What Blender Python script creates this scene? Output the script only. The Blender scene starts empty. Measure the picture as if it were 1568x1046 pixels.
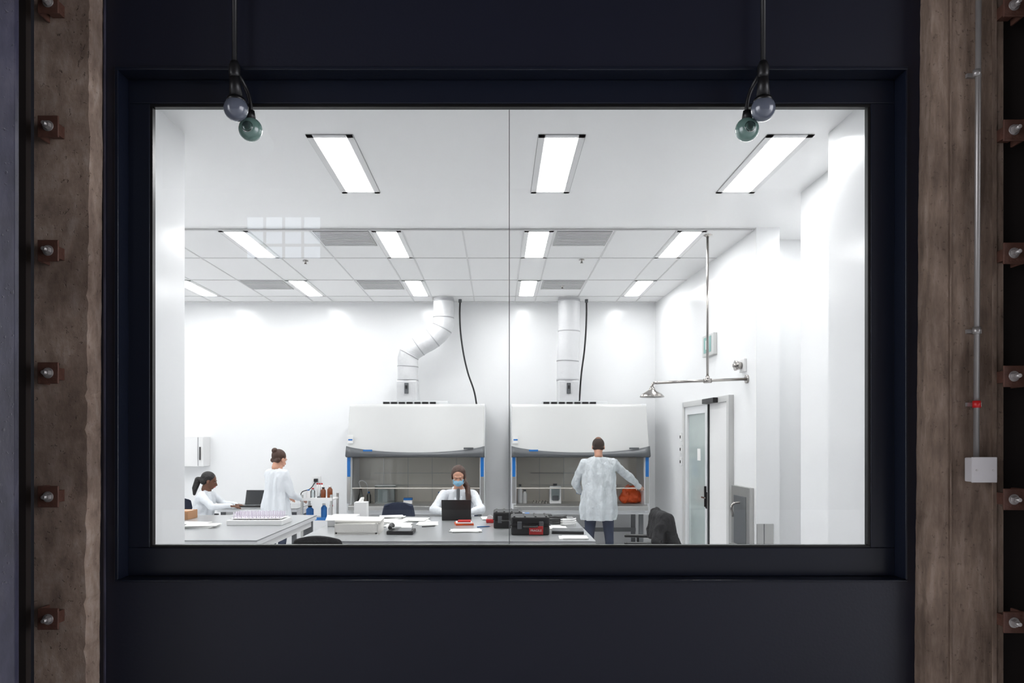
import bpy, bmesh, math, random
from mathutils import Vector, Matrix, Euler, noise
random.seed(7)
S=bpy.context.scene
COL=S.collection
V=Vector
def lin(c):
    return tuple(((x/255)/12.92 if x/255<=0.04045 else ((x/255+0.055)/1.055)**2.4) for x in c)
# ---------------------------------------------------------------- materials
def mat(name,rgb,rough=0.5,metal=0.0,var=0.06,scale=8,bump=0.0,bscale=30,spec=0.5,emis=None,estr=0,coat=0,stretch=None,trans=0,alpha=1,sss=0):
    m=bpy.data.materials.new(name); m.use_nodes=True
    nt=m.node_tree; b=nt.nodes['Principled BSDF']
    c=lin(rgb)
    tc=nt.nodes.new('ShaderNodeTexCoord'); mp=nt.nodes.new('ShaderNodeMapping')
    nt.links.new(tc.outputs['Object'],mp.inputs['Vector'])
    if stretch: mp.inputs['Scale'].default_value=stretch
    n=nt.nodes.new('ShaderNodeTexNoise'); n.inputs['Scale'].default_value=scale; n.inputs['Detail'].default_value=5
    nt.links.new(mp.outputs[0],n.inputs['Vector'])
    mx=nt.nodes.new('ShaderNodeMix'); mx.data_type='RGBA'
    mx.inputs[6].default_value=(*[max(0,x*(1-var)) for x in c],1); mx.inputs[7].default_value=(*[min(1,x*(1+var)) for x in c],1)
    nt.links.new(n.outputs['Fac'],mx.inputs[0]); nt.links.new(mx.outputs[2],b.inputs['Base Color'])
    b.inputs['Roughness'].default_value=rough; b.inputs['Metallic'].default_value=metal
    b.inputs['Specular IOR Level'].default_value=spec
    b.inputs['Coat Weight'].default_value=coat; b.inputs['Coat Roughness'].default_value=0.1
    b.inputs['Transmission Weight'].default_value=trans
    b.inputs['Alpha'].default_value=alpha
    if bump:
        n2=nt.nodes.new('ShaderNodeTexNoise'); n2.inputs['Scale'].default_value=bscale; n2.inputs['Detail'].default_value=6
        nt.links.new(mp.outputs[0],n2.inputs['Vector'])
        bp=nt.nodes.new('ShaderNodeBump'); bp.inputs['Strength'].default_value=bump; bp.inputs['Distance'].default_value=0.02
        nt.links.new(n2.outputs['Fac'],bp.inputs['Height']); nt.links.new(bp.outputs[0],b.inputs['Normal'])
    if emis:
        b.inputs['Emission Color'].default_value=(*lin(emis),1); b.inputs['Emission Strength'].default_value=estr
    return m
def thin_glass(name,tint=(1,1,1),refl=1.0,rough=0.0):
    m=bpy.data.materials.new(name); m.use_nodes=True; nt=m.node_tree; nt.nodes.clear()
    o=nt.nodes.new('ShaderNodeOutputMaterial'); t=nt.nodes.new('ShaderNodeBsdfTransparent'); g=nt.nodes.new('ShaderNodeBsdfGlossy')
    t.inputs[0].default_value=(*tint,1); g.inputs['Roughness'].default_value=rough
    f=nt.nodes.new('ShaderNodeFresnel'); f.inputs[0].default_value=1.5
    mm=nt.nodes.new('ShaderNodeMath'); mm.operation='MULTIPLY'; mm.inputs[1].default_value=refl
    nt.links.new(f.outputs[0],mm.inputs[0])
    mx=nt.nodes.new('ShaderNodeMixShader'); nt.links.new(mm.outputs[0],mx.inputs[0]); nt.links.new(t.outputs[0],mx.inputs[1]); nt.links.new(g.outputs[0],mx.inputs[2]); nt.links.new(mx.outputs[0],o.inputs[0])
    return m
def emit(name,rgb,s):
    m=bpy.data.materials.new(name); m.use_nodes=True; nt=m.node_tree; nt.nodes.clear()
    o=nt.nodes.new('ShaderNodeOutputMaterial'); e=nt.nodes.new('ShaderNodeEmission'); e.inputs[0].default_value=(*lin(rgb),1); e.inputs[1].default_value=s
    nt.links.new(e.outputs[0],o.inputs[0]); return m
def mottled(name,c1,c2,c3,rough,stretch,bump=0.6,scale=5,pits=.5):
    m=bpy.data.materials.new(name); m.use_nodes=True; nt=m.node_tree; b=nt.nodes['Principled BSDF']
    tc=nt.nodes.new('ShaderNodeTexCoord'); mp=nt.nodes.new('ShaderNodeMapping'); mp.inputs['Scale'].default_value=stretch
    nt.links.new(tc.outputs['Object'],mp.inputs['Vector'])
    n=nt.nodes.new('ShaderNodeTexNoise'); n.inputs['Scale'].default_value=scale; n.inputs['Detail'].default_value=9; n.inputs['Roughness'].default_value=.65
    nt.links.new(mp.outputs[0],n.inputs['Vector'])
    r=nt.nodes.new('ShaderNodeValToRGB'); r.color_ramp.elements[0].position=.32; r.color_ramp.elements[0].color=(*lin(c1),1)
    r.color_ramp.elements[1].position=.68; r.color_ramp.elements[1].color=(*lin(c3),1); e=r.color_ramp.elements.new(.5); e.color=(*lin(c2),1)
    nt.links.new(n.outputs['Fac'],r.inputs[0])
    v=nt.nodes.new('ShaderNodeTexNoise'); v.inputs['Scale'].default_value=46; v.inputs['Detail'].default_value=4
    nt.links.new(tc.outputs['Object'],v.inputs['Vector'])
    r2=nt.nodes.new('ShaderNodeValToRGB'); r2.color_ramp.elements[0].position=.27; r2.color_ramp.elements[0].color=(.35,.32,.3,1); r2.color_ramp.elements[1].position=.36; r2.color_ramp.elements[1].color=(1,1,1,1)
    nt.links.new(v.outputs['Fac'],r2.inputs[0])
    mx=nt.nodes.new('ShaderNodeMix'); mx.data_type='RGBA'; mx.blend_type='MULTIPLY'; mx.inputs[0].default_value=pits
    nt.links.new(r.outputs[0],mx.inputs[6]); nt.links.new(r2.outputs[0],mx.inputs[7])
    n3=nt.nodes.new('ShaderNodeTexNoise'); n3.inputs['Scale'].default_value=2.6; n3.inputs['Detail'].default_value=6
    nt.links.new(tc.outputs['Object'],n3.inputs['Vector'])
    r3=nt.nodes.new('ShaderNodeValToRGB'); r3.color_ramp.elements[0].position=.38; r3.color_ramp.elements[0].color=(.68,.66,.66,1); r3.color_ramp.elements[1].position=.62; r3.color_ramp.elements[1].color=(1.14,1.15,1.17,1)
    nt.links.new(n3.outputs['Fac'],r3.inputs[0])
    mx2=nt.nodes.new('ShaderNodeMix'); mx2.data_type='RGBA'; mx2.blend_type='MULTIPLY'; mx2.inputs[0].default_value=1
    nt.links.new(mx.outputs[2],mx2.inputs[6]); nt.links.new(r3.outputs[0],mx2.inputs[7]); nt.links.new(mx2.outputs[2],b.inputs['Base Color'])
    bp=nt.nodes.new('ShaderNodeBump'); bp.inputs['Strength'].default_value=bump; bp.inputs['Distance'].default_value=.01
    ad=nt.nodes.new('ShaderNodeMath'); ad.operation='ADD'; nt.links.new(n.outputs['Fac'],ad.inputs[0]); nt.links.new(r2.outputs[0],ad.inputs[1])
    nt.links.new(ad.outputs[0],bp.inputs['Height']); nt.links.new(bp.outputs[0],b.inputs['Normal'])
    b.inputs['Roughness'].default_value=rough
    return m
M={}
M['wall']=mat('lab_wall_paint',(241,242,243),.2,var=.01,scale=1.5,bump=.03,bscale=3,spec=.45)
M['ceil']=mat('lab_ceiling_gloss',(250,250,250),.28,var=.003,scale=2,spec=.35)
M['tile']=mat('ceiling_tile_vinyl',(240,240,240),.5,var=.015,scale=20)
M['tbar']=mat('ceiling_tbar',(215,215,215),.4)
M['vent']=mat('vent_grey',(176,176,176),.5)
M['lamp']=emit('led_panel',(255,255,255),26)
M['lfloor']=mat('lab_floor_vinyl',(242,243,245),.3,var=.03)
M['panel']=mat('navy_panel_paint',(20,23,38),.42,var=.08,scale=3,bump=.05,bscale=60)
M['frame']=mat('navy_frame_paint',(20,25,38),.28,var=.06,scale=4,bump=.03,bscale=40)
M['gasket']=mat('black_gasket',(8,8,9),.35)
M['glass']=thin_glass('window_glass',(.985,.99,.99),.7)
M['sashglass']=thin_glass('sash_glass',(.9,.92,.92),1.3)
M['conc']=mottled('aged_board_concrete',(122,104,92),(148,128,113),(168,151,138),.85,(3,3,1.6))
M['conc2']=mottled('aged_column_concrete',(104,88,76),(128,109,94),(150,132,118),.85,(4,4,.8),.5)
M['steelblue']=mottled('painted_steel_beam',(48,48,64),(62,61,78),(78,76,90),.45,(2,2,.7),.2)
M['rust']=mat('weathered_brown_steel',(92,62,52),.5,.2,var=.35,scale=18,bump=.3)
M['darkgap']=mat('dark_steel',(34,28,26),.6,var=.3)
M['bolt']=mat('bolt_steel',(180,176,174),.4,.7,bump=.2)
M['conduit']=mat('conduit_galvanised',(165,162,160),.35,.6)
M['plate']=mat('box_grey',(196,193,194),.4,bump=.05)
M['red']=mat('red_plastic',(190,30,32),.4)
M['hfloor']=mat('hall_concrete_floor',(205,205,206),.35,var=.1,scale=2,bump=.1)
M['hall']=mat('hall_brick_dark',(60,52,48),.9,var=.2)
M['daylight']=emit('clerestory_daylight',(225,238,255),3.4)
M['steel']=mat('stainless',(190,190,188),.3,.8,var=.05,stretch=(1,1,20))
M['steelin']=mat('stainless_interior',(222,216,206),.35,.25,var=.08,scale=3)
M['chrome']=mat('chrome',(176,172,168),.2,1)
M['cab']=mat('cabinet_paint',(200,201,200),.32,var=.02)
M['cabdark']=mat('cabinet_dark_trim',(92,95,98),.35)
M['cabside']=mat('cabinet_white_side',(222,224,226),.3,var=.02)
M['blue']=mat('blue_plastic',(30,110,185),.35)
M['navyfab']=mat('navy_fabric',(38,46,66),.9,var=.15,scale=60,bump=.2)
M['black']=mat('black_plastic',(20,20,22),.4,var=.1)
M['blackfab']=mat('black_cloth',(22,22,25),.85,var=.3,scale=12,bump=.8,bscale=14)
M['white']=mat('white_plastic',(235,235,235),.4,var=.02)
M['duct']=mat('duct_white_wrap',(206,207,209),.32,var=.03,bump=.6,bscale=7)
M['seam']=mat('duct_seam_tape',(178,179,182),.4)
M['top']=mat('bench_top_grey',(164,166,168),.2,var=.04)
M['edge']=mat('bench_edge_white',(225,226,228),.35)
M['paper']=mat('paper',(240,240,238),.7,var=.02)
M['foam']=mat('styrofoam',(236,234,229),.8,bump=.1,bscale=90)
M['card']=mat('cardboard',(176,130,92),.8,var=.1)
M['orange']=mat('orange_bag',(225,88,30),.35,bump=.9,bscale=14,emis=None)
M['pink']=mat('pale_tubes',(228,218,234),.25,alpha=.6)
M['clear']=thin_glass('clear_plastic',(.86,.9,.9),1.6)
M['screen']=mat('laptop_screen',(24,28,34),.15)
M['coat']=mat('lab_coat_cotton',(222,226,231),.75,var=.04,scale=6,bump=.9,bscale=9)
M['gown']=mat('isolation_gown',(202,208,212),.38,var=.30,scale=11,bump=1.0,bscale=22,stretch=(1,1,.8),spec=.6)
M['jeans']=mat('dark_jeans',(38,48,70),.85,var=.2,scale=20,bump=.3)
M['skin']=mat('skin_light',(208,156,132),.5,var=.05)
M['skind']=mat('skin_dark',(104,68,50),.5,var=.05)
M['lip']=mat('lips',(170,90,85),.5)
M['hairbr']=mat('hair_brown',(66,40,28),.5,var=.35,scale=60,stretch=(1,1,.1),bump=.5,bscale=60)
M['hairbk']=mat('hair_black',(18,15,15),.5,var=.4,scale=60,bump=.8,bscale=50)
M['hairgr']=mat('hair_short_brown',(54,42,36),.7,var=.35,scale=90,bump=.5,bscale=120)
M['crown']=mat('hair_thin_crown',(128,92,74),.6,var=.25,scale=120,bump=.3,bscale=120)
M['mask']=mat('mask_blue',(140,190,218),.7)
M['eyew']=mat('eye_white',(215,210,205),.3)
M['eyed']=mat('eye_dark',(30,22,18),.2)
M['glove']=mat('glove_blue',(110,150,205),.5)
M['bulb']=mat('bulb_smoked',(98,104,118),.2,spec=.8,coat=.5)
M['teal']=mat('bulb_dichroic_teal',(110,140,132),.2,spec=.8,coat=.5)
M['amber']=mat('amber_bottle',(120,60,25),.2)
M['green']=mat('panel_green',(130,175,170),.35)
M['doorglass']=mat('door_glass_pale',(176,188,186),.12,spec=.8)
# ---------------------------------------------------------------- geometry helpers
GROUPS={}
def grp(name):
    e=bpy.data.objects.new(name,None); COL.objects.link(e); e.empty_display_size=.1
    GROUPS[e]=[]; return e
def add(ob,parent):
    COL.objects.link(ob)
    if parent is not None: GROUPS[parent].append(ob)
    return ob
def meshob(name,vs,fs,mts,parent=None,smooth=False):
    me=bpy.data.meshes.new(name); me.from_pydata([tuple(v) for v in vs],[],fs); me.validate(); me.update()
    bm=bmesh.new(); bm.from_mesh(me); bmesh.ops.recalc_face_normals(bm,faces=bm.faces); bm.to_mesh(me); bm.free()
    for m in (mts if isinstance(mts,list) else [mts]): me.materials.append(m)
    if smooth:
        for p in me.polygons: p.use_smooth=True
    return add(bpy.data.objects.new(name,me),parent)
def box(name,x0,x1,y0,y1,z0,z1,m,parent=None,bev=0,rot=None):
    cx,cy,cz=(x0+x1)/2,(y0+y1)/2,(z0+z1)/2
    vs=[(x,y,z) for x in (x0-cx,x1-cx) for y in (y0-cy,y1-cy) for z in (z0-cz,z1-cz)]
    fs=[(0,1,3,2),(4,6,7,5),(0,4,5,1),(2,3,7,6),(0,2,6,4),(1,5,7,3)]
    ob=meshob(name,vs,fs,m,parent); ob.location=(cx,cy,cz)
    if rot: ob.rotation_euler=rot
    if bev:
        b=ob.modifiers.new('bev','BEVEL'); b.width=bev; b.segments=2; b.limit_method='ANGLE'
    return ob
def frustum(name,p0,p1,r0,r1,m,parent=None,n=24,caps=True,smooth=True):
    p0,p1=V(p0),V(p1); d=p1-p0; q=d.to_track_quat('Z','Y')
    vs=[];fs=[]
    for p,r in ((p0,r0),(p1,r1)):
        for i in range(n):
            a=2*math.pi*i/n; vs.append(p+q@V((r*math.cos(a),r*math.sin(a),0)))
    for i in range(n): fs.append((i,(i+1)%n,n+(i+1)%n,n+i))
    if caps: fs+= [tuple(range(n))[::-1],tuple(range(n,2*n))]
    ob=meshob(name,vs,fs,m,parent)
    if smooth:
        for p in ob.data.polygons:
            if len(p.vertices)==4: p.use_smooth=True
    return ob
def cyl(name,p0,p1,r,m,parent=None,n=24): return frustum(name,p0,p1,r,r,m,parent,n)
def tube(name,pts,r,m,parent=None,res=6,smooth=True):
    cu=bpy.data.curves.new(name,'CURVE'); cu.dimensions='3D'; cu.bevel_depth=r; cu.bevel_resolution=res; cu.use_fill_caps=True
    if smooth:
        s=cu.splines.new('BEZIER'); s.bezier_points.add(len(pts)-1)
        for b,p in zip(s.bezier_points,pts): b.co=p; b.handle_left_type=b.handle_right_type='AUTO'
        cu.resolution_u=12
    else:
        s=cu.splines.new('POLY'); s.points.add(len(pts)-1)
        for b,p in zip(s.points,pts): b.co=(*p,1)
    tmp=bpy.data.objects.new('t',cu); COL.objects.link(tmp)
    dg=bpy.context.evaluated_depsgraph_get(); me=bpy.data.meshes.new_from_object(tmp.evaluated_get(dg)); bpy.data.objects.remove(tmp)
    me.name=name; me.materials.clear(); me.materials.append(m)
    for p in me.polygons: p.use_smooth=True
    return add(bpy.data.objects.new(name,me),parent)
def lathe(name,prof,c,m,parent=None,n=28):
    vs=[];fs=[]
    for r,z in prof:
        for i in range(n):
            a=2*math.pi*i/n; vs.append((c[0]+r*math.cos(a),c[1]+r*math.sin(a),c[2]+z))
    for j in range(len(prof)-1):
        for i in range(n): fs.append((j*n+i,j*n+(i+1)%n,(j+1)*n+(i+1)%n,(j+1)*n+i))
    fs.append(tuple(range(n))[::-1]); fs.append(tuple(range((len(prof)-1)*n,len(prof)*n)))
    return meshob(name,vs,fs,m,parent,True)
def extrude_x(name,prof,x0,x1,m,parent=None,bev=0):
    n=len(prof); vs=[(x0,y,z) for y,z in prof]+[(x1,y,z) for y,z in prof]
    fs=[tuple(range(n)),tuple(range(2*n-1,n-1,-1))]+[(i,(i+1)%n,n+(i+1)%n,n+i) for i in range(n)]
    ob=meshob(name,vs,fs,m,parent)
    if bev:
        b=ob.modifiers.new('bev','BEVEL'); b.width=bev; b.segments=3; b.limit_method='ANGLE'
    return ob
def C(p0,r0,p1,r1,k=0): return ('c',V(p0),r0,V(p1),r1,k)
def E(c,r,k=0): return ('e',V(c),V(r),None,None,k)
def wrinkle(p):
    q=V((p.x*7,p.y*7,p.z*4.5)); w=noise.noise_vector(q)*.8
    a=1-abs(noise.noise(q+w))*2.2; b=1-abs(noise.noise(V((p.x*19,p.y*19,p.z*13))+w*1.5))*2.2
    return a*.65+b*.35-.4
def blob(name,prims,voxel,mats,parent,mtx=Matrix(),smooth=6,wr=0):
    bm=bmesh.new()
    for t,a,b,c,d,k in prims:
        if t=='e':
            bmesh.ops.create_uvsphere(bm,u_segments=24,v_segments=16,radius=1,matrix=Matrix.Translation(a)@Matrix.Diagonal((*b,1)))
        else:
            for p,r in ((a,b),(c,d)): bmesh.ops.create_uvsphere(bm,u_segments=16,v_segments=10,radius=r,matrix=Matrix.Translation(p))
            L=(c-a).length
            if L>1e-4:
                q=(c-a).to_track_quat('Z','Y').to_matrix().to_4x4()
                bmesh.ops.create_cone(bm,cap_ends=True,segments=18,radius1=b,radius2=d,depth=L,matrix=Matrix.Translation((a+c)/2)@q)
    me=bpy.data.meshes.new('tmp'); bm.to_mesh(me); bm.free()
    tmp=bpy.data.objects.new('t',me); COL.objects.link(tmp)
    rm=tmp.modifiers.new('r','REMESH'); rm.mode='VOXEL'; rm.voxel_size=voxel
    sm=tmp.modifiers.new('s','SMOOTH'); sm.iterations=smooth; sm.factor=.5
    dg=bpy.context.evaluated_depsgraph_get(); me=bpy.data.meshes.new_from_object(tmp.evaluated_get(dg)); bpy.data.objects.remove(tmp)
    me.name=name; me.materials.clear()
    for m in mats: me.materials.append(m)
    multi=len(mats)>1
    for p in me.polygons:
        p.use_smooth=True
        if multi:
            x=p.center; best=9
            for t,a,b,c,d,k in prims:
                if t=='e':
                    q=x-a; s=(V((q.x/b.x,q.y/b.y,q.z/b.z)).length-1)*min(b)
                else:
                    e=c-a; l2=e.length_squared; u=0 if l2<1e-9 else max(0,min(1,(x-a).dot(e)/l2)); s=(x-a-e*u).length-(b+(d-b)*u)
                if s<best: best=s; p.material_index=k
    if wr:
        cl=set()
        for p in me.polygons:
            if p.material_index==0: cl.update(p.vertices)
        nn=[v.normal.copy() for v in me.vertices]
        for i in cl:
            v=me.vertices[i]; v.co=v.co+nn[i]*wr*wrinkle(v.co)
    me.transform(mtx)
    return add(bpy.data.objects.new(name,me),parent)
def loft(name,rings,m,parent,mtx=Matrix(),n=96,fold=.012,nf=9,seed=0,wr=.008):
    rnd=random.Random(seed); ph=[rnd.uniform(0,6.28) for _ in range(4)]
    R0=[]
    for j in range(len(rings)-1):
        for s in range(5):
            t=s/5; a,b=rings[j],rings[j+1]
            R0.append((tuple(a[0][i]*(1-t)+b[0][i]*t for i in range(3)),a[1]*(1-t)+b[1]*t,a[2]*(1-t)+b[2]*t))
    R0.append(rings[-1]); rings=R0
    vs=[];fs=[];R=len(rings)
    for j,(c,rx,ry) in enumerate(rings):
        t=j/(R-1)
        for i in range(n):
            a=2*math.pi*i/n
            w=1+ (fold*t+.004)/rx*(math.sin(nf*a+ph[0]+t*1.5)+.6*math.sin((nf+4)*a+ph[1]-t*3)+.5*math.sin(3*a+ph[2]+t*4))
            x,y=c[0]+rx*w*math.cos(a),c[1]+ry*w*math.sin(a)
            d=wr*wrinkle(V((x+seed,y,c[2])))*min(1,t*5)
            vs.append((x+d*math.cos(a),y+d*math.sin(a),c[2]))
    for j in range(R-1):
        for i in range(n): fs.append((j*n+i,j*n+(i+1)%n,(j+1)*n+(i+1)%n,(j+1)*n+i))
    ob=meshob(name,vs,fs,m,parent,True); ob.data.transform(mtx)
    so=ob.modifiers.new('sol','SOLIDIFY'); so.thickness=.004
    return ob
# ---------------------------------------------------------------- people
def basis(pos,fwd,up):
    f=V(fwd).normalized(); u=V(up); r=f.cross(u).normalized(); u=r.cross(f)
    m=Matrix((r,f,u)).transposed().to_4x4(); m.translation=V(pos); return m
def hand(name,parent,mtx,wrist,fwd,up,side,mt,curl=25,s=1.0):
    H=mtx@basis(wrist,fwd,up)@Matrix.Scale(s,4)
    pr=[]
    ln=[.068,.078,.072,.056]
    for i in range(4):
        x=side*(.030-.020*i)
        pr.append(C((x*.65,0,0),.015,(x,.082-.004*i,0),.0115))
        p=V((x,.084-.004*i,0)); a=math.radians(curl*.5)
        for sgm,fr in enumerate((.45,.3,.25)):
            L=ln[i]*fr; q=p+V((x*.08,math.cos(a)*L,-math.sin(a)*L)); pr.append(C(p,.0088-.0012*sgm,q,.0080-.0012*sgm)); p=q; a+=math.radians(curl)
    pr.append(C((side*.022,.02,-.004),.016,(side*.046,.05,-.012),.011)); pr.append(C((side*.046,.05,-.012),.0105,(side*.056,.075,-.022),.009)); pr.append(C((side*.056,.075,-.022),.009,(side*.056,.098,-.032),.0075))
    pr.append(C((0,-.05,0),.023,(0,0,0),.022))
    return blob(name,pr,.0042,[mt],parent,H,2)
def head(parent,mtx,skin,hairm,hair,mask=False):
    pr=[E((0,-.012,.03),(.075,.093,.085)),E((0,.02,-.03),(.061,.068,.082)),E((0,.034,-.078),(.042,.044,.034)),
        C((0,.086,0),.009,(0,.104,-.034),.013),C((0,.1,-.036),.010,(0,.092,-.04),.014),
        E((.076,-.005,-.012),(.011,.02,.032)),E((-.076,-.005,-.012),(.011,.02,.032)),
        C((-.03,.08,.022),.010,(.03,.08,.022),.010),E((0,.086,-.066),(.024,.012,.009),1),C((0,-.02,-.06),.055,(0,-.03,-.12),.05)]
    blob('head',pr,.006,[skin,M['lip']],parent,mtx,4)
    for s in (-1,1):
        for nm,c,r,m in (('eye',(s*.030,.079,.002),(.0115,.008,.0035),M['eyew']),('iris',(s*.030,.0855,.001),(.0050,.003,.0034),M['eyed']),('eyelid',(s*.030,.080,.0068),(.0125,.009,.0035),skin),('brow',(s*.031,.088,.022),(.017,.004,.003),hairm)):
            bm=bmesh.new(); bmesh.ops.create_uvsphere(bm,u_segments=14,v_segments=10,radius=1,matrix=Matrix.Translation(c)@Matrix.Diagonal((*r,1)))
            me=bpy.data.meshes.new(nm); bm.to_mesh(me); bm.free(); me.transform(mtx); me.materials.append(m)
            for p in me.polygons: p.use_smooth=True
            add(bpy.data.objects.new(nm+('_left' if s<0 else '_right'),me),parent)
    blob('hair',hair,.006,[hairm,M['crown']],parent,mtx,3)
    if mask:
        blob('face_mask',[E((0,.052,-.05),(.052,.062,.046)),C((-.05,.05,-.02),.012,(-.05,.04,-.07),.012),C((.05,.05,-.02),.012,(.05,.04,-.07),.012),C((0,.1,-.02),.010,(0,.108,-.035),.012)],.005,[M['mask']],parent,mtx,4)
        for s in (-1,1):
            for k,z in enumerate((-.02,-.065)):
                tube('mask_loop',[mtx@V((s*.058,.06,z)),mtx@V((s*.07,.03,(z-.01)/1.3)),mtx@V((s*.08,-.01,-.01))],.0012,M['white'],parent,2)
def body(parent,mtx,J,cloth,leg,skin,shoe,ts=1.0,wr=.009):
    sh,el,wrs=J['sh'],J['el'],J['wr']; pv,ch,nk=V(J['pelvis']),V(J['chest']),V(J['neck'])
    w=J.get('w',1.0); X=V((1,0,0)); pr=[]
    for s in (-1,1):
        pr.append(C(pv+X*s*.085*w,.105*ts,ch+X*s*.085*w-V((0,0,.05)),.108*ts))
        pr.append(C(ch+X*s*.085*w-V((0,0,.05)),.108*ts,ch+X*s*.09*w+V((0,0,.06)),.095*ts))
        i=0 if s<0 else 1
        pr.append(C(nk-V((0,0,.065)),.06*ts,V(sh[i]),.062*ts))
        pr.append(C(ch+X*s*.1*w,.085*ts,V(sh[i])-V((0,0,.02)),.066*ts))
        pr.append(C(sh[i],.062*ts,el[i],.05*ts)); pr.append(C(el[i],.05*ts,wrs[i],.036*ts))
        k,a=V(J['knee'][i]),V(J['ank'][i]); h=V(J['hip'][i])
        pr.append(C(pv+X*s*.06,.10*ts,h,.095*ts,1))
        pr.append(C(h,.092*ts,k,.062*ts,1)); pr.append(C(k,.060*ts,a,.040*ts,1))
        f=a+V((0,.15,-.035)); pr.append(C(a+V((0,-.02,-.03)),.042,f,.036,2))
    pr.append(C(nk-V((0,0,.06)),.058,nk+V(J['hdir'])*.09,.050,3))
    blob('body',pr,.011,[cloth,leg,shoe,skin],parent,mtx,5,wr)
def T(x,y,rz,z=0): return Matrix.Translation((x,y,z))@Matrix.Rotation(math.radians(rz),4,'Z')
def HM(p,pitch=0,yaw=0,roll=0): return Matrix.Translation(p)@Euler((math.radians(pitch),math.radians(roll),math.radians(yaw)),'XYZ').to_matrix().to_4x4()

# ================================================================ CAMERA
cam=bpy.data.cameras.new('camera'); co=bpy.data.objects.new('camera',cam); COL.objects.link(co)
co.location=(0,0,1.72); co.rotation_euler=(math.pi/2,0,0); cam.sensor_width=36; cam.lens=36*1100/1568; cam.shift_x=.014; cam.shift_y=.0953
cam.clip_start=.05
S.camera=co
S.view_settings.view_transform='Standard'; S.view_settings.look='None'; S.view_settings.exposure=0

# ================================================================ LAB ROOM SHELL
CZ=3.87
def wall(name,a,b,z0=0,z1=CZ,th=.12,m=None):
    a,b=V((*a,0)),V((*b,0)); d=(b-a).normalized(); o=V((d.y,-d.x,0))*th
    vs=[p+V((0,0,z)) for z in (z0,z1) for p in (a,b,b+o,a+o)]
    fs=[(0,1,2,3),(7,6,5,4),(0,4,5,1),(1,5,6,2),(2,6,7,3),(3,7,4,0)]
    return meshob(name,vs,fs,m or M['wall'])
wall('wall_right_near',(2.33,4.1),(2.33,5.06),th=.1)
wall('wall_right_return',(2.345,5.06),(2.64,5.06),th=.1)
wall('wall_right_pier',(2.646,4.97),(2.646,6.27),th=.1)
wall('wall_right_alcove_front',(2.66,6.27),(3.5,6.27),th=.1)
wall('wall_right_alcove_side',(3.5,6.2),(3.5,7.85))
wall('wall_right_alcove_back',(3.5,7.75),(2.864,7.75),th=.1)
box('wall_right_column',2.628,2.864,7.30,7.85,0,CZ,M['wall'])
wall('wall_right',(2.6275,7.31),(2.475,11.3),th=.18)
wall('wall_back',(2.475,11.3),(-6.5,11.3))
wall('wall_left',(-6.5,11.3),(-6.5,5.06))
wall('wall_left_return',(-6.5,5.06),(-2.22,5.06),th=.1)
wall('wall_left_near',(-2.205,5.06),(-2.205,4.1),th=.1)
box('floor',-6.62,3.62,4.1,11.42,-.1,0,M['lfloor'])
box('ceiling',-6.62,3.62,4.1,11.42,CZ,CZ+.1,M['ceil'])
g=grp('suspended_tile_ceiling')
box('tile_field',-6.49,2.62,7.345,11.18,CZ-.012,CZ+.005,M['tile'],g)
cols=[-6.01,-5.70,-5.07,-4.44,-4.13,-3.5,-2.87,-2.56,-1.93,-1.30,-.99,-.36,.27,.58,1.21,1.84,2.15]
rows=[7.345,8.48,9.65,10.75,11.17]
for i,x in enumerate(cols): box('tbar_long_%d'%i,x-.008,x+.008,7.345,11.18,CZ-.018,CZ-.010,M['tbar'],g)
for i,y in enumerate(rows): box('tbar_cross_%d'%i,-6.49,2.60 if y<11 else 2.46,y-.01,y+.01,CZ-.018,CZ-.010,M['tbar'],g)
for x0 in (.58,-1.93,-3.5,-5.07):
    for y0 in (7.36,9.66):
        if x0==-3.5 and y0<8: continue
        box('vent_face',x0+.03,x0+.6,y0+.01,y0+.56,CZ-.022,CZ-.014,M['vent'],g)
        for k in range(9): box('vent_louvre',x0+.05,x0+.58,y0+.03+k*.06,y0+.045+k*.06,CZ-.028,CZ-.022,M['tbar'],g)
for x,y in ((1.0,8.55),(.9,10.0),(-2.3,8.6)):
    lathe('sprinkler_rosette',[(.03,0),(.035,-.01),(.012,-.015),(.012,-.04),(.02,-.042)],(x,y,CZ-.012),M['chrome'],g,16)
def troffer(x,y0,y1,surface):
    g=grp('ceiling_light'); z=CZ-(.0 if surface else .012)
    w=.165 if surface else .15
    zb=z-.008
    box('frame_left',x-w,x-w+.045,y0,y1,zb,z,M['white'],g); box('frame_right',x+w-.045,x+w,y0,y1,zb,z,M['white'],g)
    box('frame_near',x-w,x+w,y0,y0+.04,zb,z,M['white'],g); box('frame_far',x-w,x+w,y1-.04,y1,zb,z,M['white'],g)
    if surface:
        for n,a in (('gap_l',(x-w-.005,x-w,y0,y1)),('gap_r',(x+w,x+w+.005,y0,y1)),('gap_n',(x-w,x+w,y0-.005,y0)),('gap_f',(x-w,x+w,y1,y1+.005))): box(n,*a,z-.002,z,M['vent'],g)
    box('diffuser',x-.11,x+.11,y0+.045,y1-.045,zb+.001,z-.001,M['lamp'],g)
    box('back_pan',x-w+.01,x+w-.01,y0+.01,y1-.01,z-.002,z-.0002,M['tbar'],g)
for x in (-1.19,.455,2.07): troffer(x,5.07,6.27,True)
for x in (-4.4,-5.9): troffer(x,5.5,6.7,True)
troffer(3.25,6.35,7.15,True)  # extra fixture hidden behind the pier, added to brighten the alcove
for x in (-5.85,-4.285,-2.715,-1.145,.425,1.995):
    troffer(x,7.36,8.47,False); troffer(x,9.66,10.74,False)
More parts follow.
